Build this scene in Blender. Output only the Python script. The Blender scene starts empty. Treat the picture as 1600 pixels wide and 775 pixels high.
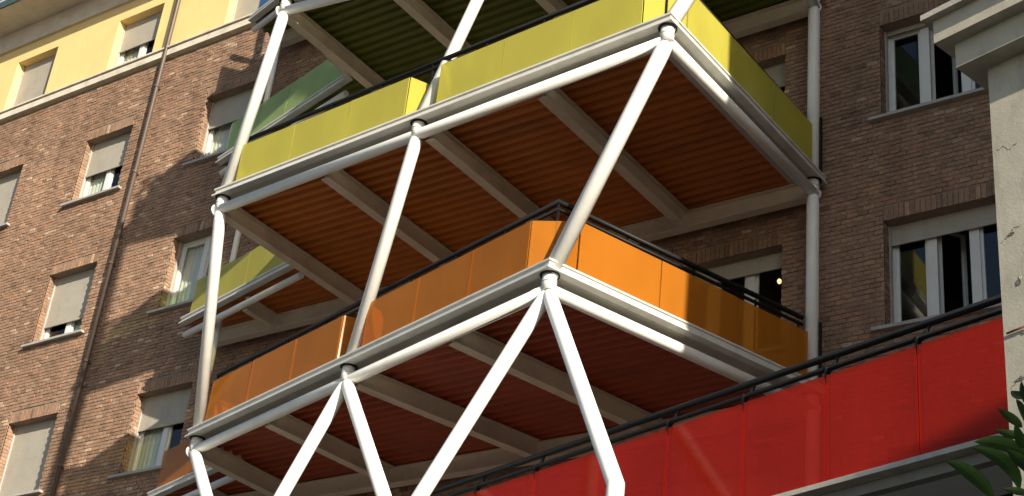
import bpy, math, random
from mathutils import Vector, Matrix
random.seed(7)
sc = bpy.context.scene
col = sc.collection
E = 1.6                       # eye height above the pavement
D = 17.2                      # distance from the camera to the brick facade

# ------------------------------------------------------------------ camera
cam = bpy.data.objects.new("camera", bpy.data.cameras.new("camera"))
col.objects.link(cam)
cr = Vector((0.82197022, 0.56102032, 0.09808748))
cd = Vector((-0.20929341, 0.45772204, -0.86411041))
cf = Vector((-0.5296803, 0.68974396, 0.49365175))
m = Matrix((cr, -cd, -cf)).transposed().to_4x4()
m.translation = Vector((0, 0, E))
cam.matrix_world = m
cam.data.sensor_width = 36
cam.data.lens = 36 * 2497.68 / 1600
cam.data.clip_start = 0.05
cam.data.clip_end = 2000
sc.camera = cam

# ------------------------------------------------------------------ sky, sun, exposure
SUN = Vector((2.0, -1.0, 0.90)).normalized()      # towards the sun
w = bpy.data.worlds.new("World"); sc.world = w; w.use_nodes = True
wn = w.node_tree
sky = wn.nodes.new("ShaderNodeTexSky"); sky.sky_type = 'NISHITA'; sky.sun_disc = False
sky.sun_elevation = math.asin(SUN.z); sky.sun_rotation = math.atan2(SUN.x, SUN.y)
sky.air_density = 1.0; sky.dust_density = 1.0; sky.ozone_density = 1.0
bg = wn.nodes["Background"]; bg.inputs[1].default_value = 0.078
wn.links.new(sky.outputs[0], bg.inputs[0])
sl = bpy.data.lights.new("sun", 'SUN'); sl.energy = 5.0; sl.angle = math.radians(0.55); sl.color = (1.0, 0.9, 0.74)
so = bpy.data.objects.new("sun", sl); col.objects.link(so)
so.rotation_euler = SUN.to_track_quat('Z', 'Y').to_euler(); so.location = (20, -10, 30)
sc.view_settings.view_transform = 'Standard'; sc.view_settings.look = 'None'
sc.view_settings.gamma = 1; sc.view_settings.exposure = 0.86

# ------------------------------------------------------------------ helpers
def wloc(o):
    v = Vector((0, 0, 0))
    while o is not None:
        v += o.location; o = o.parent
    return v

class MB:
    """collects faces, links them as ONE mesh object"""
    def __init__(s): s.v = []; s.f = []; s.t = []; s.sm = []
    def face(s, pts, tone=0.5, smooth=False):
        n = len(s.v); s.v += [tuple(p) for p in pts]; s.f.append(tuple(range(n, n + len(pts)))); s.t.append(tone); s.sm.append(smooth)
    def box(s, a, b, tone=0.5, skip=''):
        x0, y0, z0 = a; x1, y1, z1 = b
        q = [(x0,y0,z0),(x1,y0,z0),(x1,y1,z0),(x0,y1,z0),(x0,y0,z1),(x1,y0,z1),(x1,y1,z1),(x0,y1,z1)]
        n = len(s.v); s.v += q
        for k, f in {'b':(0,3,2,1),'t':(4,5,6,7),'f':(0,1,5,4),'k':(2,3,7,6),'r':(1,2,6,5),'l':(3,0,4,7)}.items():
            if k in skip: continue
            s.f.append(tuple(n + i for i in f)); s.t.append(tone); s.sm.append(False)
    def obox(s, o, ex, ey, ez, tone=0.5):
        """box from corner o with edge vectors"""
        o = Vector(o); ex = Vector(ex); ey = Vector(ey); ez = Vector(ez)
        q = [o, o+ex, o+ex+ey, o+ey, o+ez, o+ex+ez, o+ex+ey+ez, o+ey+ez]
        n = len(s.v); s.v += [tuple(p) for p in q]
        for f in ((0,3,2,1),(4,5,6,7),(0,1,5,4),(2,3,7,6),(1,2,6,5),(3,0,4,7)):
            s.f.append(tuple(n + i for i in f)); s.t.append(tone); s.sm.append(False)
    def tube(s, pts, r, seg=14, cap=True):
        pts = [Vector(p) for p in pts]; rings = []
        rr = r if isinstance(r, (list, tuple)) else [r] * len(pts)
        for i, p in enumerate(pts):
            if i == 0: d = pts[1] - p
            elif i == len(pts) - 1: d = p - pts[i-1]
            else: d = (pts[i+1] - p).normalized() + (p - pts[i-1]).normalized()
            d.normalize()
            a = d.orthogonal() if i == 0 else (a - d * a.dot(d))
            a.normalize(); b = d.cross(a)
            k = 1.0
            if 0 < i < len(pts) - 1:
                c = max(0.5, d.dot((p - pts[i-1]).normalized())); k = 1.0 / c ** 0.5
            n = len(s.v); rings.append(n)
            for j in range(seg):
                t = 2 * math.pi * j / seg
                s.v.append(tuple(p + (a * math.cos(t) + b * math.sin(t)) * rr[i] * k))
        for q in range(len(rings) - 1):
            for j in range(seg):
                j2 = (j + 1) % seg
                s.f.append((rings[q]+j, rings[q]+j2, rings[q+1]+j2, rings[q+1]+j)); s.t.append(0.5); s.sm.append(True)
        if cap:
            s.f.append(tuple(rings[0] + j for j in range(seg))[::-1]); s.t.append(.5); s.sm.append(False)
            s.f.append(tuple(rings[-1] + j for j in range(seg))); s.t.append(.5); s.sm.append(False)
    def sweep(s, path, prof, closed=False, caps=True):
        """sweep a closed (outward, z) profile along a horizontal polyline, outward = right of travel"""
        P = [Vector((p[0], p[1])) for p in path]; z = path[0][2]; n = len(P); k = len(prof); base = len(s.v)
        for i in range(n):
            dirs = []
            if closed or i > 0: dirs.append((P[i] - P[i-1]).normalized())
            if closed or i < n - 1: dirs.append((P[(i+1) % n] - P[i]).normalized())
            ns = [Vector((d.y, -d.x)) for d in dirs]
            mt = ns[0] if len(ns) == 1 else (ns[0] + ns[1]) / max(0.35, 1 + ns[0].dot(ns[1]))
            for o, dz in prof:
                q = P[i] + mt * o; s.v.append((q.x, q.y, z + dz))
        for i in range(n if closed else n - 1):
            i2 = (i + 1) % n
            for j in range(k):
                j2 = (j + 1) % k
                s.f.append((base+i*k+j, base+i2*k+j, base+i2*k+j2, base+i*k+j2)); s.t.append(.5); s.sm.append(False)
        if caps and not closed:
            s.f.append(tuple(base + j for j in range(k))); s.t.append(.5); s.sm.append(False)
            s.f.append(tuple(base + (n-1)*k + j for j in range(k))[::-1]); s.t.append(.5); s.sm.append(False)
    def build(s, name, mat, parent=None, loc=(0, 0, 0), tone=False, fix=True):
        me = bpy.data.meshes.new(name)
        o = bpy.data.objects.new(name, me); col.objects.link(o)
        if parent is not None: o.parent = parent
        else: o.location = loc
        off = wloc(o)
        me.from_pydata([(a - off.x, b - off.y, c - off.z) for a, b, c in s.v], [], s.f)
        me.polygons.foreach_set("use_smooth", s.sm)
        if tone:
            at = me.attributes.new("tone", 'FLOAT', 'FACE'); at.data.foreach_set("value", s.t)
        me.materials.append(mat)
        if fix:
            import bmesh
            bm = bmesh.new(); bm.from_mesh(me); bmesh.ops.recalc_face_normals(bm, faces=bm.faces); bm.to_mesh(me); bm.free()
        return o

def tag(o, label=None, cat=None, group=None, kind=None):
    for k, v in (("label", label), ("category", cat), ("group", group), ("kind", kind)):
        if v: o[k] = v
    return o
def empty(name, loc, label, cat, group=None):
    o = bpy.data.objects.new(name, None); col.objects.link(o); o.location = loc; o.empty_display_size = .2
    return tag(o, label, cat, group)

# ------------------------------------------------------------------ materials
def nodes(name):
    mt = bpy.data.materials.new(name); mt.use_nodes = True
    nt = mt.node_tree; return mt, nt, nt.nodes["Principled BSDF"]
def mat(name, c, rough=.5, var=.12, scale=3.0, bump=0.0, bscale=60, metal=0.0, dirt=None, dscale=(1,1,1), spec=.5):
    """colour with two scales of wear, optional dirt streaks"""
    mt, nt, bs = nodes(name); N = nt.nodes; L = nt.links
    bs.inputs["Roughness"].default_value = rough; bs.inputs["Metallic"].default_value = metal
    bs.inputs["Specular IOR Level"].default_value = spec
    tc = N.new("ShaderNodeTexCoord")
    n1 = N.new("ShaderNodeTexNoise"); n1.inputs["Scale"].default_value = scale; n1.inputs["Detail"].default_value = 8; n1.inputs["Roughness"].default_value = .65
    L.new(tc.outputs["Object"], n1.inputs["Vector"])
    mp = N.new("ShaderNodeMapRange"); mp.inputs[1].default_value = .3; mp.inputs[2].default_value = .7
    mp.inputs[3].default_value = 1 - var; mp.inputs[4].default_value = 1 + var
    L.new(n1.outputs[0], mp.inputs[0])
    mx = N.new("ShaderNodeVectorMath"); mx.operation = 'SCALE'; mx.inputs[0].default_value = c
    L.new(mp.outputs[0], mx.inputs["Scale"])
    out = mx.outputs[0]
    if dirt:
        mpv = N.new("ShaderNodeMapping"); mpv.inputs["Scale"].default_value = dscale
        L.new(tc.outputs["Object"], mpv.inputs[0])
        n2 = N.new("ShaderNodeTexNoise"); n2.inputs["Scale"].default_value = 2.2; n2.inputs["Detail"].default_value = 9; n2.inputs["Roughness"].default_value = .7
        L.new(mpv.outputs[0], n2.inputs["Vector"])
        r = N.new("ShaderNodeMapRange"); r.inputs[1].default_value = .5; r.inputs[2].default_value = .72; r.inputs[4].default_value = dirt[1]
        L.new(n2.outputs[0], r.inputs[0])
        mix = N.new("ShaderNodeMix"); mix.data_type = 'RGBA'
        L.new(r.outputs[0], mix.inputs[0]); L.new(out, mix.inputs[6]); mix.inputs[7].default_value = (*dirt[0], 1)
        out = mix.outputs[2]
    L.new(out, bs.inputs["Base Color"])
    if bump:
        nb = N.new("ShaderNodeTexNoise"); nb.inputs["Scale"].default_value = bscale; nb.inputs["Detail"].default_value = 5
        L.new(tc.outputs["Object"], nb.inputs["Vector"])
        b = N.new("ShaderNodeBump"); b.inputs["Strength"].default_value = bump; b.inputs["Distance"].default_value = .01
        L.new(nb.outputs[0], b.inputs["Height"]); L.new(b.outputs[0], bs.inputs["Normal"])
    return mt

BR = [(0.0,(.17,.105,.072)),(.15,(.235,.150,.103)),(.35,(.285,.182,.122)),(.55,(.325,.205,.138)),(.70,(.36,.195,.122)),(.80,(.40,.27,.18)),(.92,(.50,.37,.26)),(1.0,(.60,.48,.36))]
def brick_mat(name, single):
    mt, nt, bs = nodes(name); N = nt.nodes; L = nt.links
    bs.inputs["Roughness"].default_value = .9; bs.inputs["Specular IOR Level"].default_value = .2
    ramp = N.new("ShaderNodeValToRGB"); e = ramp.color_ramp.elements
    e[0].position = 0; e[0].color = (*BR[0][1], 1); e[1].position = 1; e[1].color = (*BR[-1][1], 1)
    for p, c in BR[1:-1]:
        q = e.new(p); q.color = (*c, 1)
    if single:
        a = N.new("ShaderNodeObjectInfo"); q_ = N.new("ShaderNodeMapRange"); q_.inputs[3].default_value = .27; q_.inputs[4].default_value = .78
        L.new(a.outputs["Random"], q_.inputs[0]); L.new(q_.outputs[0], ramp.inputs[0])
    else:
        a = N.new("ShaderNodeAttribute"); a.attribute_name = "tone"; L.new(a.outputs["Fac"], ramp.inputs[0])
    g = N.new("ShaderNodeNewGeometry")
    n1 = N.new("ShaderNodeTexNoise"); n1.inputs["Scale"].default_value = 28; n1.inputs["Detail"].default_value = 6
    L.new(g.outputs["Position"], n1.inputs["Vector"])
    n2 = N.new("ShaderNodeTexNoise"); n2.inputs["Scale"].default_value = .55; n2.inputs["Detail"].default_value = 6; n2.inputs["Roughness"].default_value = .6
    L.new(g.outputs["Position"], n2.inputs["Vector"])
    r1 = N.new("ShaderNodeMapRange"); r1.inputs[1].default_value = .3; r1.inputs[2].default_value = .7; r1.inputs[3].default_value = .75; r1.inputs[4].default_value = 1.25
    L.new(n1.outputs[0], r1.inputs[0])
    r2 = N.new("ShaderNodeMapRange"); r2.inputs[1].default_value = .3; r2.inputs[2].default_value = .7; r2.inputs[3].default_value = .8; r2.inputs[4].default_value = 1.18
    L.new(n2.outputs[0], r2.inputs[0])
    ms = N.new("ShaderNodeMapping"); ms.inputs["Scale"].default_value = (1.6, 1, .14); L.new(g.outputs["Position"], ms.inputs[0])
    n4 = N.new("ShaderNodeTexNoise"); n4.inputs["Scale"].default_value = 1.5; n4.inputs["Detail"].default_value = 7; n4.inputs["Roughness"].default_value = .65
    L.new(ms.outputs[0], n4.inputs["Vector"])
    r4 = N.new("ShaderNodeMapRange"); r4.inputs[1].default_value = .35; r4.inputs[2].default_value = .62; r4.inputs[3].default_value = .80; r4.inputs[4].default_value = 1.04
    L.new(n4.outputs[0], r4.inputs[0])
    m0 = N.new("ShaderNodeMath"); m0.operation = 'MULTIPLY'; L.new(r1.outputs[0], m0.inputs[0]); L.new(r4.outputs[0], m0.inputs[1])
    mu = N.new("ShaderNodeMath"); mu.operation = 'MULTIPLY'; L.new(m0.outputs[0], mu.inputs[0]); L.new(r2.outputs[0], mu.inputs[1])
    vm = N.new("ShaderNodeVectorMath"); vm.operation = 'SCALE'; L.new(ramp.outputs[0], vm.inputs[0]); L.new(mu.outputs[0], vm.inputs["Scale"])
    L.new(vm.outputs[0], bs.inputs["Base Color"])
    b = N.new("ShaderNodeBump"); b.inputs["Strength"].default_value = .5; b.inputs["Distance"].default_value = .006
    n3 = N.new("ShaderNodeTexNoise"); n3.inputs["Scale"].default_value = 90; L.new(g.outputs["Position"], n3.inputs["Vector"])
    L.new(n3.outputs[0], b.inputs["Height"]); L.new(b.outputs[0], bs.inputs["Normal"])
    return mt

def film_mat(name, c, tint, clear=.3):
    """coloured film glass of the railings: part clear, part a milky coloured film, glossy face"""
    mt, nt, bs = nodes(name); N = nt.nodes; L = nt.links
    tc = N.new("ShaderNodeTexCoord")
    mpv = N.new("ShaderNodeMapping"); mpv.inputs["Scale"].default_value = (1, 1, .35); L.new(tc.outputs["Object"], mpv.inputs[0])
    n1 = N.new("ShaderNodeTexNoise"); n1.inputs["Scale"].default_value = 1.6; n1.inputs["Detail"].default_value = 7
    L.new(mpv.outputs[0], n1.inputs["Vector"])
    oi = N.new("ShaderNodeObjectInfo")
    ad = N.new("ShaderNodeMath"); ad.operation = 'MULTIPLY_ADD'; ad.inputs[1].default_value = .05; L.new(oi.outputs["Random"], ad.inputs[0])
    mp = N.new("ShaderNodeMapRange"); mp.inputs[1].default_value = .25; mp.inputs[2].default_value = .75; mp.inputs[3].default_value = .84; mp.inputs[4].default_value = 1.06
    L.new(n1.outputs[0], mp.inputs[0]); L.new(mp.outputs[0], ad.inputs[2])
    vm = N.new("ShaderNodeVectorMath"); vm.operation = 'SCALE'; vm.inputs[0].default_value = c; L.new(ad.outputs[0], vm.inputs["Scale"])
    L.new(vm.outputs[0], bs.inputs["Base Color"])
    bs.inputs["Roughness"].default_value = .10; bs.inputs["Specular IOR Level"].default_value = .35
    tl = N.new("ShaderNodeBsdfTranslucent"); L.new(vm.outputs[0], tl.inputs[0])
    m1 = N.new("ShaderNodeMixShader"); m1.inputs[0].default_value = .25; L.new(bs.outputs[0], m1.inputs[1]); L.new(tl.outputs[0], m1.inputs[2])
    tr = N.new("ShaderNodeBsdfTransparent"); tr.inputs[0].default_value = (*tint, 1)
    m2 = N.new("ShaderNodeMixShader"); m2.inputs[0].default_value = clear; L.new(m1.outputs[0], m2.inputs[1]); L.new(tr.outputs[0], m2.inputs[2])
    L.new(m2.outputs[0], N["Material Output"].inputs[0])
    return mt

def pane_mat(name):
    mt, nt, bs = nodes(name); N = nt.nodes; L = nt.links
    gl = N.new("ShaderNodeBsdfGlossy"); gl.inputs["Roughness"].default_value = .015
    tr = N.new("ShaderNodeBsdfTransparent"); tr.inputs[0].default_value = (.86, .89, .87, 1)
    fr = N.new("ShaderNodeFresnel"); fr.inputs[0].default_value = 1.7
    gm = N.new("ShaderNodeNewGeometry"); fm = N.new("ShaderNodeMath"); fm.operation = 'SUBTRACT'; fm.inputs[0].default_value = 1.0; L.new(gm.outputs["Backfacing"], fm.inputs[1])
    f2 = N.new("ShaderNodeMath"); f2.operation = 'MULTIPLY'; L.new(fr.outputs[0], f2.inputs[0]); L.new(fm.outputs[0], f2.inputs[1])
    mx = N.new("ShaderNodeMixShader"); L.new(f2.outputs[0], mx.inputs[0]); L.new(tr.outputs[0], mx.inputs[1]); L.new(gl.outputs[0], mx.inputs[2])
    L.new(mx.outputs[0], N["Material Output"].inputs[0]); return mt

M = {}
M['brick'] = brick_mat('brick_clay', True); M['bricks'] = brick_mat('brick_clay_courses', False)
M['mortar'] = mat('mortar', (.24,.185,.14), .95, .2, 6, .4, 80)
M['plaster'] = mat('yellow_plaster', (.74,.55,.235), .9, .06, 1.2, .15, 90, dirt=((.55,.42,.2), .35), dscale=(1,1,.25))
M['ledge'] = mat('pale_stone', (.62,.56,.46), .8, .15, 4, .2, 60, dirt=((.2,.17,.14), .5))
M['sill'] = mat('sill_stone', (.36,.34,.31), .7, .15, 6, .2, 60)
M['eave'] = mat('eave_concrete', (.58,.52,.43), .85, .12, 2, .2, 50, dirt=((.22,.18,.14), .5), dscale=(.4,1,1))
M['gutter'] = mat('gutter_blue', (.25,.45,.55), .4, .1, 4)
M['pvc'] = mat('white_window_frame', (.66,.66,.63), .35, .05, 5)
M['shutter'] = mat('roller_shutter', (.36,.33,.275), .6, .08, 3, dirt=((.25,.22,.18), .35), dscale=(3,1,.6))
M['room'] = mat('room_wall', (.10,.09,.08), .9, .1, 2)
M['curtain'] = mat('curtain_cloth', (.78,.77,.72), .9, .08, 5)
M['bulb'] = None
M['pane'] = pane_mat('window_pane')
M['pipe'] = mat('brown_downpipe', (.105,.075,.06), .45, .12, 6, dirt=((.08,.06,.05), .4))
M['white'] = mat('white_steel', (.80,.80,.76), .38, .04, 2.5, .05, 120, dirt=((.50,.48,.43), .35), dscale=(1,1,.5))
M['fascia'] = mat('grey_white_steel', (.60,.59,.54), .42, .07, 3, .05, 120, dirt=((.30,.29,.26), .5), dscale=(1,1,1))
M['underlip'] = mat('shaded_lip_steel', (.42,.42,.365), .45, .08, 3, dirt=((.22,.22,.19), .5))  # fascia steel darkened for the shade under the deck edge
M['beam'] = mat('taupe_shaded_beam', (.62,.54,.43), .5, .08, 3, dirt=((.2,.17,.14), .35))  # white beams coloured taupe for shade and bounced orange light
M['black'] = mat('black_rail', (.010,.010,.011), .5, .2, 8, spec=.2)
M['deck'] = mat('deck_board', (.25,.23,.20), .8, .15, 4)
M['under_yellow'] = mat('orange_corrugated_deck', (.46,.135,.014), .5, .12, 1.5, dirt=((.16,.05,.015), .5), dscale=(.3,1,1))
M['under_orange'] = mat('red_corrugated_deck', (.32,.050,.010), .5, .12, 1.5, dirt=((.12,.025,.012), .5), dscale=(.3,1,1))
M['under_green'] = mat('green_corrugated_deck', (.10,.115,.010), .5, .12, 1.5, dirt=((.05,.055,.012), .5), dscale=(.3,1,1))
M['film_yellow'] = film_mat('yellow_film_glass', (.62,.57,.11), (.92,.88,.34), .34)
M['film_orange'] = film_mat('orange_film_glass', (.63,.255,.030), (.98,.68,.30), .50)
M['film_green'] = film_mat('green_film_glass', (.54,.66,.28), (.70,.88,.48), .44)
M['film_blue'] = film_mat('blue_film_glass', (.10,.24,.48), (.25,.5,.8), .28)
M['film_red'] = film_mat('red_film_glass', (.64,.042,.020), (.96,.36,.30), .60)
M['concrete'] = mat('weathered_concrete', (.46,.425,.335), .92, .16, 2.5, .16, 60, dirt=((.27,.245,.19), .8), dscale=(2,2,.7))
M['spall'] = mat('broken_concrete', (.17,.14,.11), .95, .35, 14, .8, 60)
M['scar'] = mat('fresh_concrete', (.52,.48,.40), .95, .2, 14, .8, 60)
M['rust'] = mat('rusty_bar', (.16,.075,.04), .9, .3, 20)
M['stone'] = mat('pale_edge_stone', (.46,.42,.36), .8, .2, 7, .3, 60)
M['soffit'] = mat('grey_soffit', (.66,.66,.63), .6, .08, 1.5, dirt=((.45,.45,.43), .4), dscale=(.4,1,1))
M['leaf'] = mat('leaf_green', (.10,.20,.045), .38, .25, 9)
M['stem'] = mat('stem_bark', (.10,.075,.05), .9, .2, 12, .5, 60)
M['asphalt'] = mat('asphalt', (.055,.055,.055), .9, .2, 4, .5, 90)
M['paving'] = mat('paving', (.12,.115,.105), .85, .15, 3, .3, 60)
M['render'] = mat('shade_block_plaster', (.46,.40,.32), .9, .1, 1.5, .2, 60)
bm_ = bpy.data.materials.new('lit_bulb'); bm_.use_nodes = True
_p = bm_.node_tree.nodes["Principled BSDF"]; _p.inputs["Emission Color"].default_value = (1, .80, .40, 1); _p.inputs["Emission Strength"].default_value = .9; _p.inputs["Base Color"].default_value = (.9,.85,.7,1)
M['bulb'] = bm_

# ------------------------------------------------------------------ ground
g = MB(); g.face([(-400,-400,0),(400,-400,0),(400,400,0),(-400,400,0)]); tag(g.build('ground', M['asphalt']), kind='structure')
g = MB(); g.box((-60,6.5,0.004),(30,D-.05,.13)); tag(g.build('pavement', M['paving']), kind='structure')

# ------------------------------------------------------------------ brick building
X0, X1 = -34.0, 1.0
Z0, ZT = 1.0, 19.19 + E           # brick from here up to the pale ledge
ZR = 21.38 + E                    # plaster up to the frieze
bld = empty('brick_building', (-14, D, 0), 'brown brick apartment block with yellow plaster top storey and roller shutters', 'building')
SILL = [9.64 + E + 3.25 * k for k in range(-2, 3)]       # five brick storeys
WH = 1.59
TOP_S, TOP_H = 19.46 + E, 20.92 + E
# window openings: x0, x1, sill z, head z
colsx = [(-31.6,-30.2), (-28.18,-26.79), (-24.78,-23.37), (-21.26,-19.86), (-17.9,-16.5), (-14.5,-13.1), (-10.35,-8.57), (-7.1,-5.4), (-3.9,-2.5)]
openings = []
for ci, (a, b) in enumerate(colsx):
    for k, s in enumerate(SILL):
        hd = s + WH + (.02 if ci >= 6 else -.0)
        openings.append((a, b, s, hd, ci, k))
    if ci <= 5: openings.append((a, b, TOP_S - .05, TOP_H, ci, 5))
def in_open(x0, x1, z0, z1):
    for a, b, s, h, ci, k in openings:
        if x1 > a and x0 < b and z1 > s and z0 < h: return (a, b, s, h)
    return None
# mortar backing with openings and reveals
def panelled(mb, zlo, zhi, y, ops):
    xs = sorted({X0, X1, *[o[0] for o in ops], *[o[1] for o in ops]})
    zs = sorted({zlo, zhi, *[o[2] for o in ops if zlo < o[2] < zhi], *[o[3] for o in ops if zlo < o[3] < zhi]})
    for i in range(len(xs) - 1):
        for j in range(len(zs) - 1):
            cx = (xs[i] + xs[i+1]) / 2; cz = (zs[j] + zs[j+1]) / 2
            if any(o[0] < cx < o[1] and o[2] < cz < o[3] for o in ops): continue
            mb.face([(xs[i],y,zs[j]),(xs[i+1],y,zs[j]),(xs[i+1],y,zs[j+1]),(xs[i],y,zs[j+1])])
def reveals(mb, ops, y, d, zmin):
    for a, b, s, h, *_ in ops:
        s2 = max(s, zmin)
        mb.face([(a,y,s2),(a,y+d,s2),(a,y+d,h),(a,y,h)]); mb.face([(b,y,s2),(b,y,h),(b,y+d,h),(b,y+d,s2)])
        mb.face([(a,y,h),(a,y+d,h),(b,y+d,h),(b,y,h)]); mb.face([(a,y,s2),(b,y,s2),(b,y+d,s2),(a,y+d,s2)])
RD = .30
bops = [o for o in openings if o[5] < 5]; pops = [o for o in openings if o[5] == 5]
mb = MB(); panelled(mb, 0, ZT, D + .012, bops); reveals(mb, bops, D + .012, RD, 0)
wall = mb.build('wall', M['mortar'], bld, fix=False)
mb = MB(); panelled(mb, ZT, ZR, D + .004, pops); reveals(mb, pops, D + .004, RD, ZT + .1)
mb.build('plaster_wall', M['plaster'], bld, fix=False)

# every brick a piece of its own: the 300 largest in view as parts, the others one part
PX, PZ = .158, .0715
def project(x, y, z):
    v = Vector((x, y, z - E)); zz = v.dot(cf)
    return 800 + 2497.68 * v.dot(cr) / zz, 387.5 + 2497.68 * v.dot(cd) / zz
cand = []; rest = MB()
def btone():
    r = random.random()
    if r < .05: return random.uniform(.74, .92)
    if r < .15: return random.uniform(.08, .25)
    return min(1, max(0, random.gauss(.48, .10)))
nz = int((ZT - Z0) / PZ)
for r in range(nz):
    z0 = Z0 + r * PZ; z1 = z0 + PZ - .011
    off = (r % 2) * PX / 2
    nb = int((X1 - X0) / PX)
    for i in range(nb):
        x0 = X0 + off + i * PX; x1 = x0 + PX - .011
        sx, sy = project(x0, D, z0)
        if sx < -40 or sx > 1640 or sy < -40 or sy > 830: continue
        # cut round openings and the soldier-brick lintels above them
        o = in_open(x0, x1, z0, z1)
        pieces = [(x0, x1)]
        for a, b, s, h, ci, k in bops:
            ext = h + .215
            if z1 > s and z0 < ext:
                np_ = []
                for p, q in pieces:
                    if q <= a or p >= b: np_.append((p, q)); continue
                    if p < a - .03: np_.append((p, a))
                    if q > b + .03: np_.append((b + .0, q))
                pieces = np_
        for p, q in pieces:
            dy = random.uniform(-.005, .006)
            full = abs(q - p - (PX - .011)) < 1e-6
            vis = full and 1284 < sx < 1540 and -5 < sy < 520 and sy < 553 - (sx - 1280) * .30
            if vis: cand.append((sy, x0, z0, dy))
            else: rest.box((p, D + dy, z0 + random.uniform(0, .003)), (q, D + .03, z1), btone(), 'k')
# soldier lintels and reveal bricks
for a, b, s, h, ci, k in bops:
    sx, sy = project((a + b) / 2, D, h)
    if sx < -200 or sx > 1700 or sy < -200 or sy > 950: continue
    n = int((b - a) / .0715); st = (b - a) / n
    for i in range(n):
        dy = random.uniform(-.004, .004)
        rest.box((a + i * st + .005, D + dy, h - .002), (a + (i + 1) * st - .005, D + .035, h + .203), btone(), 'k')
    nr = int((h - s) / PZ)
    for i in range(nr):
        z = s + .02 + i * PZ; d0 = .10 if i % 2 else .0
        for xx, e in ((a, 1), (b, -1)):
            lo, hi = sorted((xx - .02 * e, xx + .008 * e + random.uniform(-.003, .003)))
            rest.box((lo, D + .03, z), (hi, D + .135 - d0 * .5, min(z + PZ - .011, h)), btone(), '')
            rest.box((lo, D + .146 - d0 * .5, z), (hi, D + .27, min(z + PZ - .011, h)), btone(), '')
cand.sort(key=lambda c: -c[0])
keep = cand[:300]
for sy, x0, z0, dy in cand[300:]:
    rest.box((x0, D + dy, z0), (x0 + PX - .011, D + .03, z0 + PZ - .011), btone(), 'k')
tag(rest.build('brick_courses', M['bricks'], bld, tone=True, fix=False), kind='stuff')
bmesh_ = None
for sy, x0, z0, dy in keep:
    if bmesh_ is None:
        one = MB(); one.box((0,0,0), (PX - .011, .034, PZ - .011), .5, 'k')
        me = bpy.data.meshes.new('brick'); me.from_pydata(one.v, [], one.f); me.materials.append(M['brick']); bmesh_ = me
    o = bpy.data.objects.new('brick', bmesh_); col.objects.link(o); o.parent = bld
    o.location = Vector((x0, D + dy, z0)) - bld.location
    o.rotation_euler = (random.uniform(-.02, .02), random.uniform(-.006, .006), random.uniform(-.012, .012))

# ledge under the plaster storey, frieze, eave and gutter
mb = MB(); mb.box((X0, D - .10, ZT + .02), (X1, D + .02, ZT + .17)); mb.box((X0, D - .13, ZT + .205), (X1, D + .02, ZT + .245)); mb.box((X0, D - .05, ZT + .17), (X1, D + .02, ZT + .205))
mb.build('stone_ledge', M['ledge'], bld)
mb = MB(); mb.box((X0, D - .06, ZR), (X1, D + .02, 21.93 + E)); mb.build('frieze', M['eave'], bld)
mb = MB(); mb.box((X0 - .5, D - .80, 21.93 + E), (X1, D + 11, 22.22 + E)); ev = mb.build('eave', M['eave'], bld)
mb = MB(); mb.tube([(X0 - .5, D - .862, 22.0 + E), (X1, D - .862, 22.0 + E)], .062, 12); mb.build('gutter', M['gutter'], ev)
mb = MB(); mb.box((X0, D + .9, .0), (X0 + .3, D + 11, 21.93 + E)); mb.box((X1 - .3, D + .9, 0), (X1, D + 11, 21.93 + E)); mb.box((X0, D + 10.7, 0), (X1, D + 11, 21.93 + E))
mb.build('rear_wall', M['mortar'], bld)
# drainpipe
mb = MB(); PXp = -22.78
mb.tube([(PXp, D - .10, .2), (PXp, D - .10, 21.2 + E), (PXp, D - .5, 21.7 + E), (PXp, D - .9, 22.15 + E)], .046, 14)
dp = mb.build('drainpipe', M['pipe'], bld)
for z in [3.2 + 2.1 * i for i in range(9)]:
    q = MB(); q.tube([(PXp, D - .10, z), (PXp, D - .10, z + .06)], .056, 14); q.box((PXp - .02, D - .10, z + .01), (PXp + .02, D + .02, z + .05)); q.build('pipe_clip', M['pipe'], dp)

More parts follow.
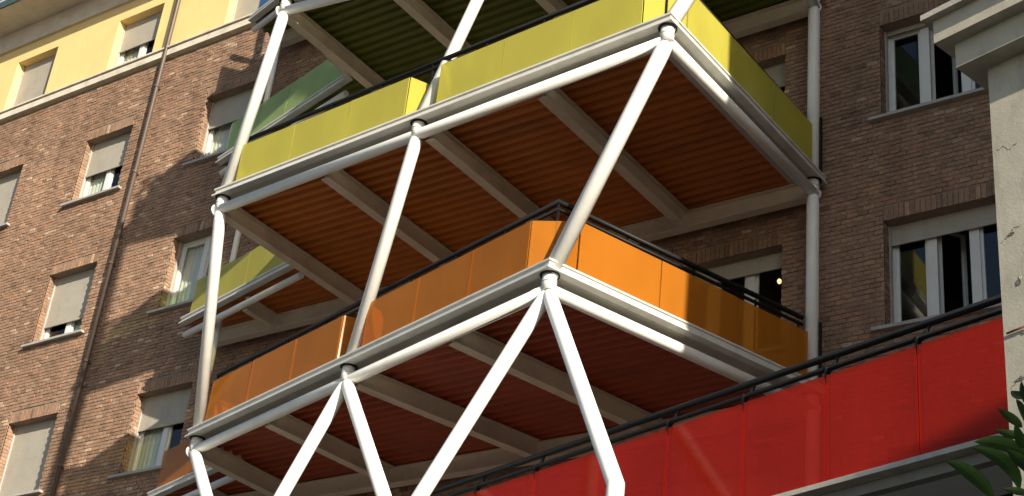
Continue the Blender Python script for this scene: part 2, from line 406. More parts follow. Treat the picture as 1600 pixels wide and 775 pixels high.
# windows -------------------------------------------------------------
def window(a, b, s, h, closed, lights, curtains=(), bulb=None, ajar=False):
    y = D + .25; fw = .065
    fr = MB()
    fr.box((a, y, s + .02), (a + fw, y + .07, h)); fr.box((b - fw, y, s + .02), (b, y + .07, h))
    fr.box((a + fw, y + .002, h - fw), (b - fw, y + .068, h)); fr.box((a + fw, y + .002, s + .02), (b - fw, y + .068, s + .02 + fw))
    ws = (b - a) / lights
    for i in range(1, lights):
        x = a + ws * i; fr.box((x - .065, y - .012, s + .03), (x + .065, y + .058, h - .005))
    f = fr.build('window', M['pvc'], bld)
    for i in range(lights):
        x0 = a + ws * i + (fw if i == 0 else .065); x1 = a + ws * (i + 1) - (fw if i == lights - 1 else .065)
        if ajar and i == 1: continue
        sa = MB()    # opening sash inside the frame
        sa.box((x0, y + .02, s + .085), (x0 + .04, y + .06, h - fw)); sa.box((x1 - .04, y + .02, s + .085), (x1, y + .06, h - fw))
        sa.box((x0 + .04, y + .022, s + .085), (x1 - .04, y + .058, s + .13)); sa.box((x0 + .04, y + .022, h - fw - .045), (x1 - .04, y + .058, h - fw))
        sa.build('sash', M['pvc'], f)
        p = MB(); p.box((x0 + .04, y + .036, s + .13), (x1 - .04, y + .044, h - fw - .045)); p.build('pane', M['pane'], f)
    if ajar:   # casement turned inwards
        x0 = a + ws + .065; L_ = ws - .13; t = math.radians(58)
        ex = Vector((math.cos(t), math.sin(t), 0)); ey = Vector((-math.sin(t), math.cos(t), 0))
        o = Vector((x0, y + .06, s + .09)); H = h - s - .16; q = MB()
        q.obox(o, ex * .05, ey * .05, (0,0,H)); q.obox(o + ex * (L_ - .05), ex * .05, ey * .05, (0,0,H))
        q.obox(o + ex * .05, ex * (L_ - .1), ey * .05, (0,0,.05)); q.obox(o + ex * .05 + Vector((0,0,H - .05)), ex * (L_ - .1), ey * .05, (0,0,.05))
        q.build('casement', M['pvc'], f)
        q = MB(); q.obox(o + ex * .05 + ey * .02 + Vector((0,0,.05)), ex * (L_ - .1), ey * .008, (0,0,H - .1)); q.build('pane', M['pane'], f)
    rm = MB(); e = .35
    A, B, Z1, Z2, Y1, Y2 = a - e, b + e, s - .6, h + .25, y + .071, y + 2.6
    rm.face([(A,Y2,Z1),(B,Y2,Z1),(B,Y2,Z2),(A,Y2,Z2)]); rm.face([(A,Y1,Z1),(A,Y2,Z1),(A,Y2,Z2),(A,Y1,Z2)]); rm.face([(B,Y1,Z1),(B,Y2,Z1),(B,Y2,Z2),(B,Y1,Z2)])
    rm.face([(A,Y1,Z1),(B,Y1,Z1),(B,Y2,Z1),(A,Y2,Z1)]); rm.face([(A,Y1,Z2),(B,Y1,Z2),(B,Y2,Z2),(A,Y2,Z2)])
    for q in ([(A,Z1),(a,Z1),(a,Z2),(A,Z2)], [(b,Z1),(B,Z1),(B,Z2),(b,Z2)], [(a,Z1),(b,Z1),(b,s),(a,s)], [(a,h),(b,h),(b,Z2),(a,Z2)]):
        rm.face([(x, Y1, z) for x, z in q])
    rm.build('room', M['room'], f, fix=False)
    si = MB(); si.box((a - .16, D - .085, s - .035), (b + .16, D + .26, s + .012)); si.build('sill', M['sill'], f)
    # roller shutter: real slats
    zb = h - .02 - (h - s - .06) * closed
    if closed > 0:
        sh = MB(); n = max(2, int((h - zb) / .05)); st = (h - zb) / n; ys = y - .055
        for i in range(n):
            z = zb + i * st
            sh.face([(a + .03, ys, z), (b - .03, ys, z), (b - .03, ys, z + st * .88), (a + .03, ys, z + st * .88)])
            sh.face([(a + .03, ys, z + st * .88), (b - .03, ys, z + st * .88), (b - .03, ys + .0015, z + st * .94), (a + .03, ys + .0015, z + st * .94)])
            sh.face([(a + .03, ys + .0015, z + st * .94), (b - .03, ys + .0015, z + st * .94), (b - .03, ys, z + st), (a + .03, ys, z + st)])
        sh.box((a + .03, ys - .012, zb - .035), (b - .03, ys + .012, zb))
        sh.build('roller_shutter', M['shutter'], f, fix=False)
    for ga, gb in ((a + .0005, a + .03), (b - .03, b - .0005)):
        gd = MB(); gd.box((ga, y - .085, s + .015), (gb, y - .03, h - .002)); gd.build('shutter_guide', M['sill'], f)
    for (c0, c1) in curtains:
        cu = MB(); x = a + c0 * (b - a); xe = a + c1 * (b - a); k = 24
        for i in range(k):
            u0 = x + (xe - x) * i / k; u1 = x + (xe - x) * (i + 1) / k
            y0 = y + .092 + .010 * math.sin(i * 1.7); y1 = y + .092 + .010 * math.sin((i + 1) * 1.7)
            cu.face([(u0, y0, s), (u1, y1, s), (u1, y1, h), (u0, y0, h)], smooth=True)
        cu.build('curtain', M['curtain'], f, fix=False)
    if bulb:
        q = MB(); c = Vector((b - bulb[0], y + .20, h - bulb[1])); R = .033
        for i in range(6):
            for j in range(10):
                def sp(i, j): t = math.pi * i / 6; p = 2 * math.pi * j / 10; return c + Vector((math.sin(t)*math.cos(p), math.sin(t)*math.sin(p), 1.25*math.cos(t))) * R
                q.face([sp(i,j), sp(i,j+1), sp(i+1,j+1), sp(i+1,j)], smooth=True)
        q.build('lamp_bulb', M['bulb'], f)
    return f

cl = {(1,5):1.0,(2,5):.50,(3,5):1.0, (1,4):.93,(2,4):.50,(3,4):.40, (1,3):.8,(2,3):.70,(3,3):.0, (2,2):1.0,(3,2):.40,(1,2):.6,
      (6,2):.13,(6,3):.24,(7,2):.16,(7,3):.02,(6,4):.3,(6,1):.5,(7,1):.3,(7,4):.3}
for a, b, s, h, ci, k in openings:
    if k == 0: lights, cur = 2, ()
    lights = 3 if ci in (6, 7) else 2
    sx, sy = project((a + b) / 2, D, (s + h) / 2)
    cur = {(2,5):[(0,.5)], (2,4):[(0,.5)], (3,4):[(0,.48)], (3,3):[(.02,.52)], (2,3):[(.4,.7)], (3,2):[(0,.5)]}.get((ci, k), [(.05,.4)] if ci in (4,5) else [])
    if k == 5: s = ZT + .25
    window(a, b, s, h, cl.get((ci, k), .5), lights, cur, bulb={(6, 2): (.255, .30), (6, 3): (.32, .37)}.get((ci, k)), ajar=(ci == 7 and k in (2, 3)))

# ------------------------------------------------------------------ balconies
ZY = 11.778 + E; LV = 3.219
lev = {'red': ZY - 2*LV, 'orange': ZY - LV, 'yellow': ZY, 'green': ZY + LV, 'blue': ZY + 2*LV, 'roof': ZY + 3*LV}
node = {
 'orange': dict(A=(-16.87,14.93), M=(-13.125,13.909), B=(-9.338,12.921), C=(-7.99,16.94), W=(-19.48,16.64), X=(-16.76,15.87)),
 'yellow': dict(A=(-15.984,13.662), M=(-12.094,13.393), B=(-8.099,13.114), C=(-7.99,16.94), W=(-19.565,16.56), X=(-16.056,15.719)),
 'green':  dict(A=(-15.184,13.374), M=(-11.55,13.90), B=(-7.72,14.46), C=(-7.99,16.94), W=(-19.42,16.45), X=(-15.57,15.49)),
 'blue':   dict(A=(-15.10,13.35), M=(-11.75,13.15), B=(-8.30,12.95), C=(-7.99,16.94), W=(-19.36,16.41), X=(-15.2,15.30)),
}
OVS = {'orange': .15, 'yellow': .13, 'green': .13, 'blue': .13}
BEAMX = {'orange': [(-15.03,-14.76),(-13.0,-12.13),(-11.08,-10.18)], 'yellow': [-13.88,-11.92,-10.02], 'green': [-13.35,-11.45,-9.7], 'blue': [-13.4,-11.5,-9.7]}
PROF = [(-.12,.190),(0,.190),(0,.216),(-.034,.222),(-.034,.288),(-.014,.294),(-.014,.318),(-.12,.318)]
def off_poly(P, d):
    """offset each vertex of an open polyline to the right of travel"""
    P = [Vector(p) for p in P]; out = []
    for i, p in enumerate(P):
        ds = []
        if i > 0: ds.append((p - P[i-1]).normalized())
        if i < len(P) - 1: ds.append((P[i+1] - p).normalized())
        ns = [Vector((q.y, -q.x)) for q in ds]
        mt = ns[0] if len(ns) == 1 else (ns[0] + ns[1]) / max(.35, 1 + ns[0].dot(ns[1]))
        out.append(p + mt * d)
    return out
def xspan(poly, y):
    xs = []
    for i in range(len(poly)):
        a, b = poly[i], poly[(i+1) % len(poly)]
        if (a[1] - y) * (b[1] - y) < 0: xs.append(a[0] + (b[0] - a[0]) * (y - a[1]) / (b[1] - a[1]))
    xs.sort(); return [(xs[i], xs[i+1]) for i in range(0, len(xs) - 1, 2)]
def ibeam(mb, p, q, z, h=.272, w=.15):
    p = Vector((*p, z)); q = Vector((*q, z)); d = (q - p).normalized(); n = Vector((d.y, -d.x, 0)); L_ = q - p
    mb.obox(p - n * w / 2 + Vector((0,0,-.085)), L_, n * w, (0,0,.02))
    mb.obox(p - n * .012 + Vector((0,0,-.065)), L_, n * .024, (0,0,h - .04))
    mb.obox(p - n * w / 2 + Vector((0,0,-.085 + h - .02)), L_, n * w, (0,0,.018))
def glass_run(p, q, n, z0, z1, matl, parent, gap=.012, th=.016):
    p = Vector(p); q = Vector(q); d = (q - p); L_ = d.length; d.normalize(); nn = Vector((d.y, -d.x)); st = L_ / n
    for i in range(n):
        a = p + d * (st * i + gap / 2); e = d * (st - gap)
        g_ = MB(); tilt = random.uniform(-.006, .006)
        g_.obox((a.x, a.y, z0), (e.x, e.y, 0), (-nn.x * th, -nn.y * th, 0), (nn.x * tilt, nn.y * tilt, z1 - z0))
        o = g_.build('glass_panel', matl, parent)

def lerp(a, b, t): return (a[0] + (b[0] - a[0]) * t, a[1] + (b[1] - a[1]) * t)
def balcony(key, label, film, under, rs=(3, 3, 3, 3), niche=True):
    nd = node[key]; z = lev[key]; OV = OVS[key]; A, Mn, B, C, W, X = (Vector(nd[k]) for k in 'AMBCWX')
    root = empty('balcony', ((A.x + C.x) / 2, 15.4, z), label, 'balcony', 'coloured glass balconies of the steel tower')
    # outline, travelling so that outward is on the right
    Wl = Vector((W.x - .25, D - .12)); Cr = C + (C - B).normalized() * .17
    line = [Wl if False else W + (W - X).normalized() * .10, X, A, B, Cr]
    edge = off_poly(line, -OV) if False else off_poly(line, OV)
    mb = MB(); mb.sweep([(p.x, p.y, z) for p in edge], PROF); mb.build('fascia', M['fascia'], root)
    oa, ob = off_poly([X, A, B, Cr], OV - .09), off_poly([X, A, B, Cr], OV - .44)
    mb = MB()
    for i in (1, 2):
        lo = [(q.x, q.y, z + .193) for q in (oa[i], oa[i+1], ob[i+1], ob[i])]
        mb.face(lo); mb.face([(a_, b_, c_ + .008) for a_, b_, c_ in lo][::-1])
        for k in range(4):
            p_, q_ = lo[k], lo[(k+1) % 4]; mb.face([p_, q_, (q_[0], q_[1], q_[2] + .008), (p_[0], p_[1], p_[2] + .008)])
    mb.build('soffit_strip', M['underlip'], root)
    inner = off_poly(line, OV - .112)
    poly = [(p.x, p.y) for p in inner] + [(inner[-1].x, D - .08), (inner[0].x, D - .08)]
    # deck boards
    mb = MB(); mb.v = [(p[0], p[1], z + .312) for p in poly] + [(p[0], p[1], z + .285) for p in poly]
    n = len(poly); mb.f = [tuple(range(n)), tuple(range(n, 2*n))[::-1]] + [(i, (i+1) % n, n + (i+1) % n, n + i) for i in range(n)]
    mb.t = [.5] * len(mb.f); mb.sm = [False] * len(mb.f); mb.build('deck', M['deck'], root)
    # corrugated soffit sheet, ribs along the facade
    mb = MB(); y0 = min(p[1] for p in poly); P_ = .172; y = y0 + .002
    outer = [(p.x, p.y) for p in off_poly(line, OV - .10)]; outer += [(outer[-1][0], D - .07), (outer[0][0], D - .07)]
    while y < D - .1:
        ys = [y, y + .06, y + .085, y + .147, y + P_]; zs = [.206, .206, .258, .258, .206]
        for i in range(4):
            sa = xspan(outer, ys[i]); sb = xspan(outer, min(ys[i+1], D - .075))
            if len(sa) == len(sb):
                for (a0, a1), (b0, b1) in zip(sa, sb):
                    mb.face([(a0, ys[i], z + zs[i]), (a1, ys[i], z + zs[i]), (b1, ys[i+1], z + zs[i+1]), (b0, ys[i+1], z + zs[i+1])])
        y += P_
    mb.build('corrugated_soffit', under, root, fix=False)
    # tubes
    r = .076
    for p, q in ((A, B), (B, C)):
        d = (q - p).normalized(); mb = MB(); e = .02
        a = p - d * (.10 if p is A else 0); b = q + d * (.06 if q is C else 0)
        mb.tube([(a.x, a.y, z), (b.x, b.y, z)], r, 20); et = mb.build('edge_tube', M['white'], root)
        mb = MB(); e_ = a if p is A else b; mb.tube([(e_.x - d.x * .012, e_.y - d.y * .012, z), (e_.x + d.x * .012, e_.y + d.y * .012, z)], r + .018, 20); mb.build('end_plate', M['white'], et)
    d = (X - W).normalized(); a = W - d * .02; b = X - d * .16
    mb = MB(); mb.tube([(a.x, a.y, z), (b.x, b.y, z)], .056, 16); mb.build('edge_tube', M['white'], root)
    for p in (A, Mn, B, C):
        mb = MB(); mb.tube([(p.x, p.y, z - .02), (p.x, p.y, z + .202)], .086, 18); ns = mb.build('node_stub', M['white'], root)
        mb = MB(); mb.tube([(p.x, p.y, z + .176), (p.x, p.y, z + .190)], .118, 18); mb.build('dark_recess_ring', M['black'], ns)  # black ring paints the shade of the recess round the stub
        mb = MB(); mb.tube([(p.x, p.y, z + .084), (p.x, p.y, z + .098)], .092, 18); mb.build('weld_bead', M['fascia'], ns)
    # beams at right angles to the facade
    xb = [A.x - .02] + BEAMX[key]
    for x in xb:
        x, x2 = x if isinstance(x, tuple) else (x, x + .06)
        t = (x - A.x) / (B.x - A.x); yf = A.y + (B.y - A.y) * t + .085
        mb = MB(); ibeam(mb, (x, yf), (x2, 16.86), z); mb.build('beam', M['beam'], root)
    mb = MB(); ibeam(mb, (W.x + .2, 16.95), (C.x - .05, 16.95), z - .003, .275); mb.build('wall_beam', M['beam'], root)
    # beam under the wing
    mm = (W + X) / 2; mb = MB(); ibeam(mb, (mm.x, mm.y + .05), (mm.x, 16.86), z + .004, .262, .11); mb.build('beam', M['beam'], root)
    mb = MB(); mb.tube([(-18.78, 16.56, z + .312), (-18.78, 16.56, z + LV + .25)], .052, 14); mb.build('wing_post', M['white'], root)
    # glass: start after A, niche round the middle column, chamfer at B, side to C, wing
    zb, zt = z + .322, z + .995
    fe = off_poly([A, B, Cr], OV - .055)
    fA, fB, fC = fe; dAB = (fB - fA).normalized(); nAB = Vector((-dAB.y, dAB.x)); dBC = (fC - fB).normalized()
    if nAB.y < 0: nAB = -nAB
    tM = (Mn - fA).dot(dAB); LAB = (fB - fA).length
    p0 = fA + dAB * .30; n0 = fA + dAB * (tM - .24); n1 = n0 + nAB * .34 + dAB * .16
    n3 = fA + dAB * (tM + .34); n2 = n3 + nAB * .34 - dAB * .12
    ch0 = fA + dAB * (LAB - .42); ch1 = fB + dBC * .40; c_end = fB + dBC * ((fC - fB).length - .34)
    glass_run(p0, n0, rs[0], zb, zt, film, root)
    glass_run(n0 + dAB * .02, n1, 1, zb, zt, film, root); glass_run(n2, n3 - dAB * .01, 1, zb, zt, film, root)
    glass_run(n3, ch0, rs[1], zb, zt, film, root)
    glass_run(ch0 + dAB * .015, ch1 - dBC * .015, 1, zb, zt, film, root)
    glass_run(ch1, c_end, rs[2], zb, zt, film, root)
    # side and wing glass
    se = off_poly([W, X, A], OV - .055)
    dW = (se[1] - se[0]).normalized(); dX = (se[2] - se[1]).normalized()
    glass_run(se[0] + dW * .12, se[1] - dW * .06, rs[3], zb, zt, film, root)
    glass_run(se[1] + dX * .06, se[2] - dX * .25, 2, zb, zt, film, root)
    # handrails
    rz = z + 1.27
    ri = off_poly([A, B, Cr], -.12); a, b, c = ri
    d1 = (b - a).normalized(); hr = MB()
    for dz, rr in ((0, .034), (-.10, .022)):
        hr.tube([(a.x, a.y, rz + dz), (b.x, b.y, rz + dz), (c.x - .03, c.y - .3, rz + dz)], rr, 10)
    hr.build('handrail', M['black'], root)
    hr = MB(); s2 = off_poly([W, X, A], -.06)
    for dz, rr in ((-.22, .026), (-.29, .016)):
        hr.tube([(s2[0].x, s2[0].y, rz + dz), (s2[1].x, s2[1].y, rz + dz), (s2[2].x, s2[2].y, rz + dz)], rr, 10)
    hr.build('handrail', M['black'], root)
    for p, q, k in ((a, b, 8), (b, c, 4)):
        for i in range(k + 1):
            if p is b and i == 0: continue
            t = lerp(p, q, i / k if i < k or p is a else .93)
            mb = MB(); mb.box((t[0] - .012, t[1] - .012, z + .31), (t[0] + .012, t[1] + .012, rz - .02)); mb.build('rail_post', M['black'], root)
    mb = MB(); mb.box((C.x + .10, C.y - .02, z + .32), (C.x + .13, C.y + .02, z + 1.2)); mb.build('end_post', M['black'], root)
    return root

balcony('orange', 'orange glass balcony with red ribbed underside, lowest of the tower decks', M['film_orange'], M['under_orange'], (3, 3, 3, 2))
balcony('yellow', 'yellow glass balcony with orange ribbed underside above the orange one', M['film_yellow'], M['under_yellow'], (3, 3, 3, 2))
balcony('green', 'green glass balcony with green ribbed underside above the yellow one', M['film_green'], M['under_green'], (3, 3, 3, 2))
balcony('blue', 'blue glass balcony above the green one, only its left end in view', M['film_blue'], M['under_green'], (3, 3, 3, 2))

# ------------------------------------------------------------------ columns
GC = 'white steel columns of the balcony tower'
def column(pts, label, r=.098, r2=None):
    p0 = Vector(pts[0])
    mb = MB(); mb.tube(pts, r if r2 is None else r2, 24)
    o = mb.build('steel_column', M['white'], None, loc=tuple(p0)); tag(o, label, 'column', GC, 'thing'); return o
def P3(k, n, dz=0): return (*node[k][n], lev[k] + dz)
cols = [
 ('orange','yellow','A','white steel column from left end of orange balcony to left end of yellow balcony'),
 ('orange','yellow','M','white steel column from middle of orange balcony front to middle of yellow balcony'),
 ('orange','yellow','B','thick white slanted column from front corner of orange balcony to yellow corner'),
 ('orange','yellow','C','upright white column by the brick wall between orange and yellow balconies'),
 ('yellow','green','A','white steel column from left end of yellow balcony up to green balcony'),
 ('yellow','green','M','white steel column rising from the gap in the yellow glass'),
 ('yellow','green','B','white steel column rising from front corner of yellow balcony'),
 ('yellow','green','C','upright white column by the brick wall above the yellow balcony'),
 ('green','blue','A','white steel column rising from left end of green balcony'),
 ('green','blue','M','white steel column rising from middle of green balcony front'),
 ('green','blue','B','white steel column rising from front corner of green balcony'),
 ('green','blue','C','upright white column by the brick wall above the green balcony')]
for lo, hi, n, lb in cols:
    p = Vector(P3(lo, n, .20)); q = Vector(P3(hi, n, -.03)); d = (q - p).normalized()
    rr = .086 if n == 'C' else (.100 if n == 'B' else .088)
    column([p, q - d * .16, q - d * .05, q], lb, r2=[rr, rr, rr * .93, rr * .62])
FT = {'B': (-7.634, 11.945), 'MB': (-10.58, 12.342), 'AM': (-13.677, 13.083)}
FZ = 5.60 + E
def strut(n, ft, label, foot):
    p = Vector(P3('orange', n, -.03)); q = Vector((*FT[ft], FZ)); d = (q - p).normalized()
    pts = [p, p + d * .07, p + d * .22, q]; rs = [.050, .076, .086, .086]
    if foot: pts.append(Vector((*FT[ft], .13))); rs.append(.086)
    else: pts[-1] = q - d * .07
    column(pts, label, r2=rs)
strut('B', 'B', 'white strut bent to vertical in front of red glass under orange corner', True)
strut('B', 'MB', 'white strut sloping down left from front corner of orange balcony', True)
strut('M', 'MB', 'white strut sloping down right from middle of orange balcony front', False)
strut('M', 'AM', 'white strut sloping down left from middle of orange balcony front', True)
strut('A', 'AM', 'white strut sloping down from left end of orange balcony', False)
column([(-7.965, 16.92, .13), (-7.965, 16.92, lev['orange'] - .05)], 'upright white column by the brick wall seen through the red glass', r=.088)

# ------------------------------------------------------------------ red terrace balcony
u = Vector((.968, -.25, 0)).normalized(); v = Vector((.25, .968, 0)).normalized()
ZRD = lev['red'] + .20
rp = Vector((-5.80, 12.45, 0))                  # a point on its front edge
s0, s1 = -9.6, 5.4
root = empty('balcony', (-6, 14, ZRD), 'long red glass balcony with black double rail at lower right', 'balcony', 'coloured glass balconies of the steel tower')
def at(s, t, z): q = rp + u * s + v * t; return Vector((q.x, q.y, z))
mb = MB(); mb.obox(at(s0, -.03, ZRD - .055), u * (s1 - s0), v * .30, (0, 0, .05)); mb.build('edge_stone', M['stone'], root)
mb = MB(); mb.obox(at(s0, .10, ZRD - .16), u * (s1 - s0), v * .10, (0, 0, .10)); mb.obox(at(s0, .275, ZRD - .055), u * (s1 - s0), v * 3.0, (0, 0, .05)); mb.build('deck', M['deck'], root)
mb = MB(); mb.obox(at(s0, .20, ZRD - .14), u * (s1 - s0), v * .62, (0, 0, .03)); mb.build('soffit_panel', M['soffit'], root)
mb = MB(); mb.obox(at(s0, .98, ZRD - .16), u * (s1 - s0), v * .9, (0, 0, .03)); mb.build('soffit_panel', M['soffit'], root)
mb = MB(); mb.obox(at(s0, .82, ZRD - .10), u * (s1 - s0), v * .16, (0, 0, .03)); mb.obox(at(s0, 1.88, ZRD - .6), u * (s1 - s0), v * .2, (0, 0, .5)); mb.build('soffit_groove', M['black'], root)
pw = 1.02
s = .0
JO = []
gz0, gz1 = ZRD + .02, ZRD + 1.07
k0 = int((s0) / pw); k1 = int(s1 / pw)
for k in range(k0, k1):
    a = at(k * pw + .062 + .008, .02, gz0)
    q = MB(); q.obox(a, u * (pw - .016), v * .016, (0, 0, gz1 - gz0)); o = q.build('glass_panel', M['film_red'], root)
    q = MB(); b = at(k * pw + .062, .045, gz0 - .02); q.obox(b - u * .018, u * .036, v * .03, (0, 0, gz1 - gz0 + .10)); q.build('rail_post', M['black'], root)
    q = MB(); b = at(k * pw + .062, .03, gz1)      # Y-shaped bracket between post and the two rails
    q.tube([b + v * .02 + Vector((0,0,-.08)), b + v * .0 + Vector((0,0,.03)), b + u * .03 - v * .03 + Vector((0,0,.075))], .022, 8)
    q.tube([b + Vector((0,0,.03)), b + u * .07 + Vector((0,0,.055)), b + u * .16 - v * .02 + Vector((0,0,.155))], .018, 8)
    q.build('rail_bracket', M['black'], root)
for dz, rr, t in ((.175, .036, .01), (.062, .027, .02)):
    q = MB(); q.tube([at(s0, t, gz1 + dz), at(s1, t, gz1 + dz)], rr, 12); q.build('handrail', M['black'], root)

# ------------------------------------------------------------------ concrete gateway at right
gu = Vector((.967, -.254, 0)).normalized(); gv = Vector((.254, .967, 0)).normalized()
P2 = Vector((-2.974, 8.5, 6.619 + E))
gate = empty('concrete_gateway', (P2.x + 1.5, P2.y, 0), 'weathered grey concrete pillar with stepped cornice at right edge', 'pillar')
def gpt(o, z): q = P2 + (gu + gv) * o; return Vector((q.x, q.y, z))
LGT = 6.5
def gbox(o, zlo, zhi, length, depth):
    q = MB(); p = gpt(o, zlo); q.obox(p, gu * length, gv * depth, (0, 0, zhi - zlo)); return q
zc = P2.z
pil = gbox(.146, 0, zc, 1.6, 1.1).build('pillar', M['concrete'], gate)
gbox(0, zc, zc + .26, LGT, 1.6).build('cornice_band', M['concrete'], gate)
gbox(-.098, zc + .197, zc + .42, LGT, 1.8).build('cornice_band', M['concrete'], gate)
gbox(-.158, zc + .385, zc + .43, LGT, 1.95).build('cornice_cap', M['stone'], gate)
q = MB(); p = gpt(.146 + 0, 0) + gu * 3.4; q.obox(p, gu * 1.6, gv * 1.1, (0, 0, zc)); q.build('pillar', M['concrete'], gate)
# spalled patches and exposed bars on the pillar face
def face(sx, z, out=.0): q = gpt(.146, z) + gu * sx - gv * out; return q
random.seed(11)
def chip(sx, z, w_, h_, mt_, name='spall', d=.004):
    q = MB(); n = 11; pts = []
    for i in range(n):
        t = 2 * math.pi * i / n; r = random.uniform(.55, 1.0)
        pts.append(face(sx + w_ * r * math.cos(t), z + h_ * r * math.sin(t), d))
    c = face(sx, z, d * .5)
    for i in range(n): q.face([pts[i], pts[(i+1) % n], c])
    back = [p + gv * .02 for p in pts]
    for i in range(n): q.face([pts[i], pts[(i+1) % n], back[(i+1) % n], back[i]])
    q.build(name, mt_, gate)
def crack(pts, w_=.0045):
    q = MB(); fine = []
    for i in range(len(pts) - 1):
        (a, b), (c, d) = pts[i], pts[i+1]
        for k in range(5):
            t = k / 5; fine.append((a + (c - a) * t + random.uniform(-.004, .004), b + (d - b) * t + random.uniform(-.008, .008)))
    fine.append(pts[-1])
    for i in range(len(fine) - 1):
        (a, b), (c, d) = fine[i], fine[i+1]; wz = w_ * random.uniform(.4, 1.5)
        q.obox(face(a, b - wz / 2, .001), face(c, d - wz / 2, .001) - face(a, b - wz / 2, .001), gv * .006, (0, 0, wz))
    q.build('crack', M['spall'], gate)
DAM = [(.10, 6.9, .03, .012), (.13, 6.55, .02, .03), (.145, 6.2, .03, .015), (.10, 5.9, .05, .012), (.14, 5.3, .05, .02), (.10, 5.05, .05, .012), (.15, 4.6, .02, .05), (.16, 4.28, .04, .03)]
for sx, z, a, b in DAM:
    chip(sx, z, a, b, M['spall']); chip(sx + a * .5, z + b * .9, a * .5, b * .55, M['scar'], 'spall', .002)
crack([(.03, 7.55), (.08, 7.56), (.12, 7.52), (.18, 7.55)]); crack([(.02, 6.86), (.07, 6.89), (.11, 6.93), (.17, 6.94)])
crack([(.03, 5.86), (.09, 5.91), (.15, 5.93), (.22, 5.99)]); crack([(.06, 5.02), (.12, 5.06), (.2, 5.05)])
for sx, z in ((.10, 6.22), (.13, 4.62)):
    q = MB(); q.tube([face(sx - .07, z, .012), face(sx + .07, z + .01, .014)], .007, 8); q.build('rusty_bar', M['rust'], gate)

# ------------------------------------------------------------------ unseen blocks added out of frame to shade the scene
nb = empty('shade_wing', (5, 14, 0), 'tall unseen wing added past the right edge to shade the brick wall', 'building')
mb = MB(); mb.box((-.1, 10.5, 0), (12, D - .02, 30)); mb.build('wall', M['render'], nb)  # added mass that keeps sun off the right-hand brick wall
for k in range(7):
    for y in (11.4, 14.2):
        q = MB(); z = 3.6 + 3.25 * k; q.box((-.13, y, z), (-.05, y + 1.3, z + 1.6)); f = q.build('window', M['pvc'], nb)
        q = MB(); q.box((-.135, y + .08, z + .08), (-.128, y + 1.22, z + 1.52)); q.build('pane', M['pane'], f)
nb = empty('shade_blocks', (8, 6, 0), 'lower unseen blocks added at right to shade the red glass and shrub', 'building')
mb = MB(); mb.box((5.0, -4.0, 0), (16, 2.99, 6.5 + E)); mb.box((9.0, 3.0, 0), (16, 4.4, 12.65 + E)); mb.build('wall', M['render'], nb)  # added boxes: low one shades the shrub, tall one the red glass

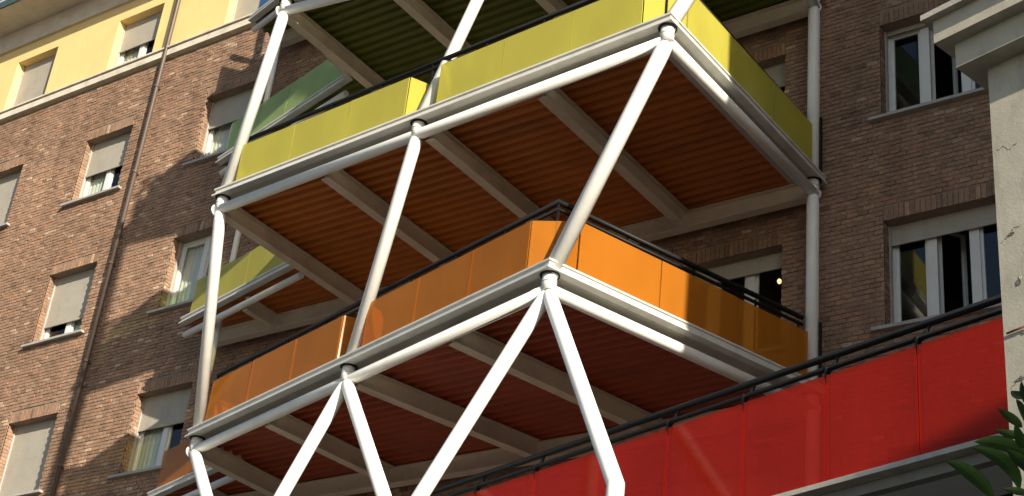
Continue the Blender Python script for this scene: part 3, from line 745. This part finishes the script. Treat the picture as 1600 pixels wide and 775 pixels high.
# ------------------------------------------------------------------ plant, bottom right
pl = empty('shrub', (-1.58, 5.25, 0), 'dark green leafy shrub at bottom right corner before the pillar', 'plant')
sp = [(-1.58,5.25,-E),(-1.60,5.25,.8),(-1.603,5.213,1.656),(-1.582,5.058,2.099),(-1.562,4.991,2.267),(-1.532,4.917,2.443)]
q = MB(); q.tube([(a, b, c + E) for a, b, c in sp], [.030,.022,.013,.0085,.007,.004], 10); q.build('stem', M['stem'], pl)
def leaf(b, m_, t, w_):
    b, m_, t = (Vector(p) + Vector((0, 0, E)) for p in (b, m_, t))
    n = 9; q = MB(); rows = []
    for i in range(n):
        s_ = i / (n - 1)
        c = b * (1 - s_) ** 2 + (m_ * 2 - (b + t) / 2) * (2 * s_ * (1 - s_)) + t * s_ * s_
        d = ((m_ * 2 - (b + t) / 2 - b) * (1 - s_) + (t - m_ * 2 + (b + t) / 2) * s_).normalized()
        vw = (c - Vector((0, 0, E))).normalized(); side = d.cross(vw).normalized(); up = side.cross(d).normalized()
        side = (side * .93 + up * .36).normalized(); up = side.cross(d).normalized()
        wd = w_ * .5 * (math.sin(math.pi * min(1, s_ * .97 + .03) ** .85) ** .8) + .0006
        rows.append([c - side * wd + up * wd * .35, c - side * wd * .5 + up * wd * .12, c, c + side * wd * .5 + up * wd * .12, c + side * wd + up * wd * .35])
    for i in range(n - 1):
        for j in range(4): q.face([rows[i][j], rows[i][j+1], rows[i+1][j+1], rows[i+1][j]], smooth=True)
    q.build('leaf', M['leaf'], pl, fix=False)
LV_ = [((-1.52, 4.847, 2.358),(-1.521, 4.785, 2.341),(-1.52, 4.721, 2.33),0.0304),
((-1.545, 4.881, 2.27),(-1.554, 4.807, 2.273),(-1.57, 4.729, 2.28),0.0329),
((-1.543, 4.894, 2.243),(-1.563, 4.827, 2.224),(-1.592, 4.752, 2.218),0.0304),
((-1.542, 4.92, 2.185),(-1.597, 4.828, 2.197),(-1.66, 4.745, 2.182),0.0506),
((-1.588, 4.948, 2.088),(-1.602, 4.851, 2.143),(-1.674, 4.747, 2.167),0.0506),
((-1.671, 4.934, 2.054),(-1.705, 4.832, 2.106),(-1.756, 4.736, 2.126),0.0506),
((-1.565, 4.965, 2.063),(-1.576, 4.898, 2.054),(-1.601, 4.827, 2.04),0.0278),
((-1.503, 4.869, 2.323),(-1.502, 4.792, 2.34),(-1.484, 4.719, 2.357),0.0253),
((-1.534, 4.913, 2.208),(-1.537, 4.845, 2.204),(-1.528, 4.764, 2.237),0.0405),
((-1.553, 4.942, 2.127),(-1.549, 4.869, 2.142),(-1.57, 4.786, 2.158),0.0455),
((-1.528, 4.883, 2.277),(-1.516, 4.807, 2.299),(-1.51, 4.737, 2.305),0.0253),
(( -1.60,5.02,1.93),(-1.64,4.94,1.96),(-1.70,4.86,1.93),.045),((-1.58,5.06,2.0),(-1.50,5.0,2.05),(-1.42,4.95,2.03),.045),((-1.56,5.0,2.2),(-1.47,4.95,2.27),(-1.40,4.9,2.26),.045),((-1.54,4.95,2.35),(-1.46,4.9,2.42),(-1.41,4.86,2.44),.04)]
for l in LV_: leaf(*l)
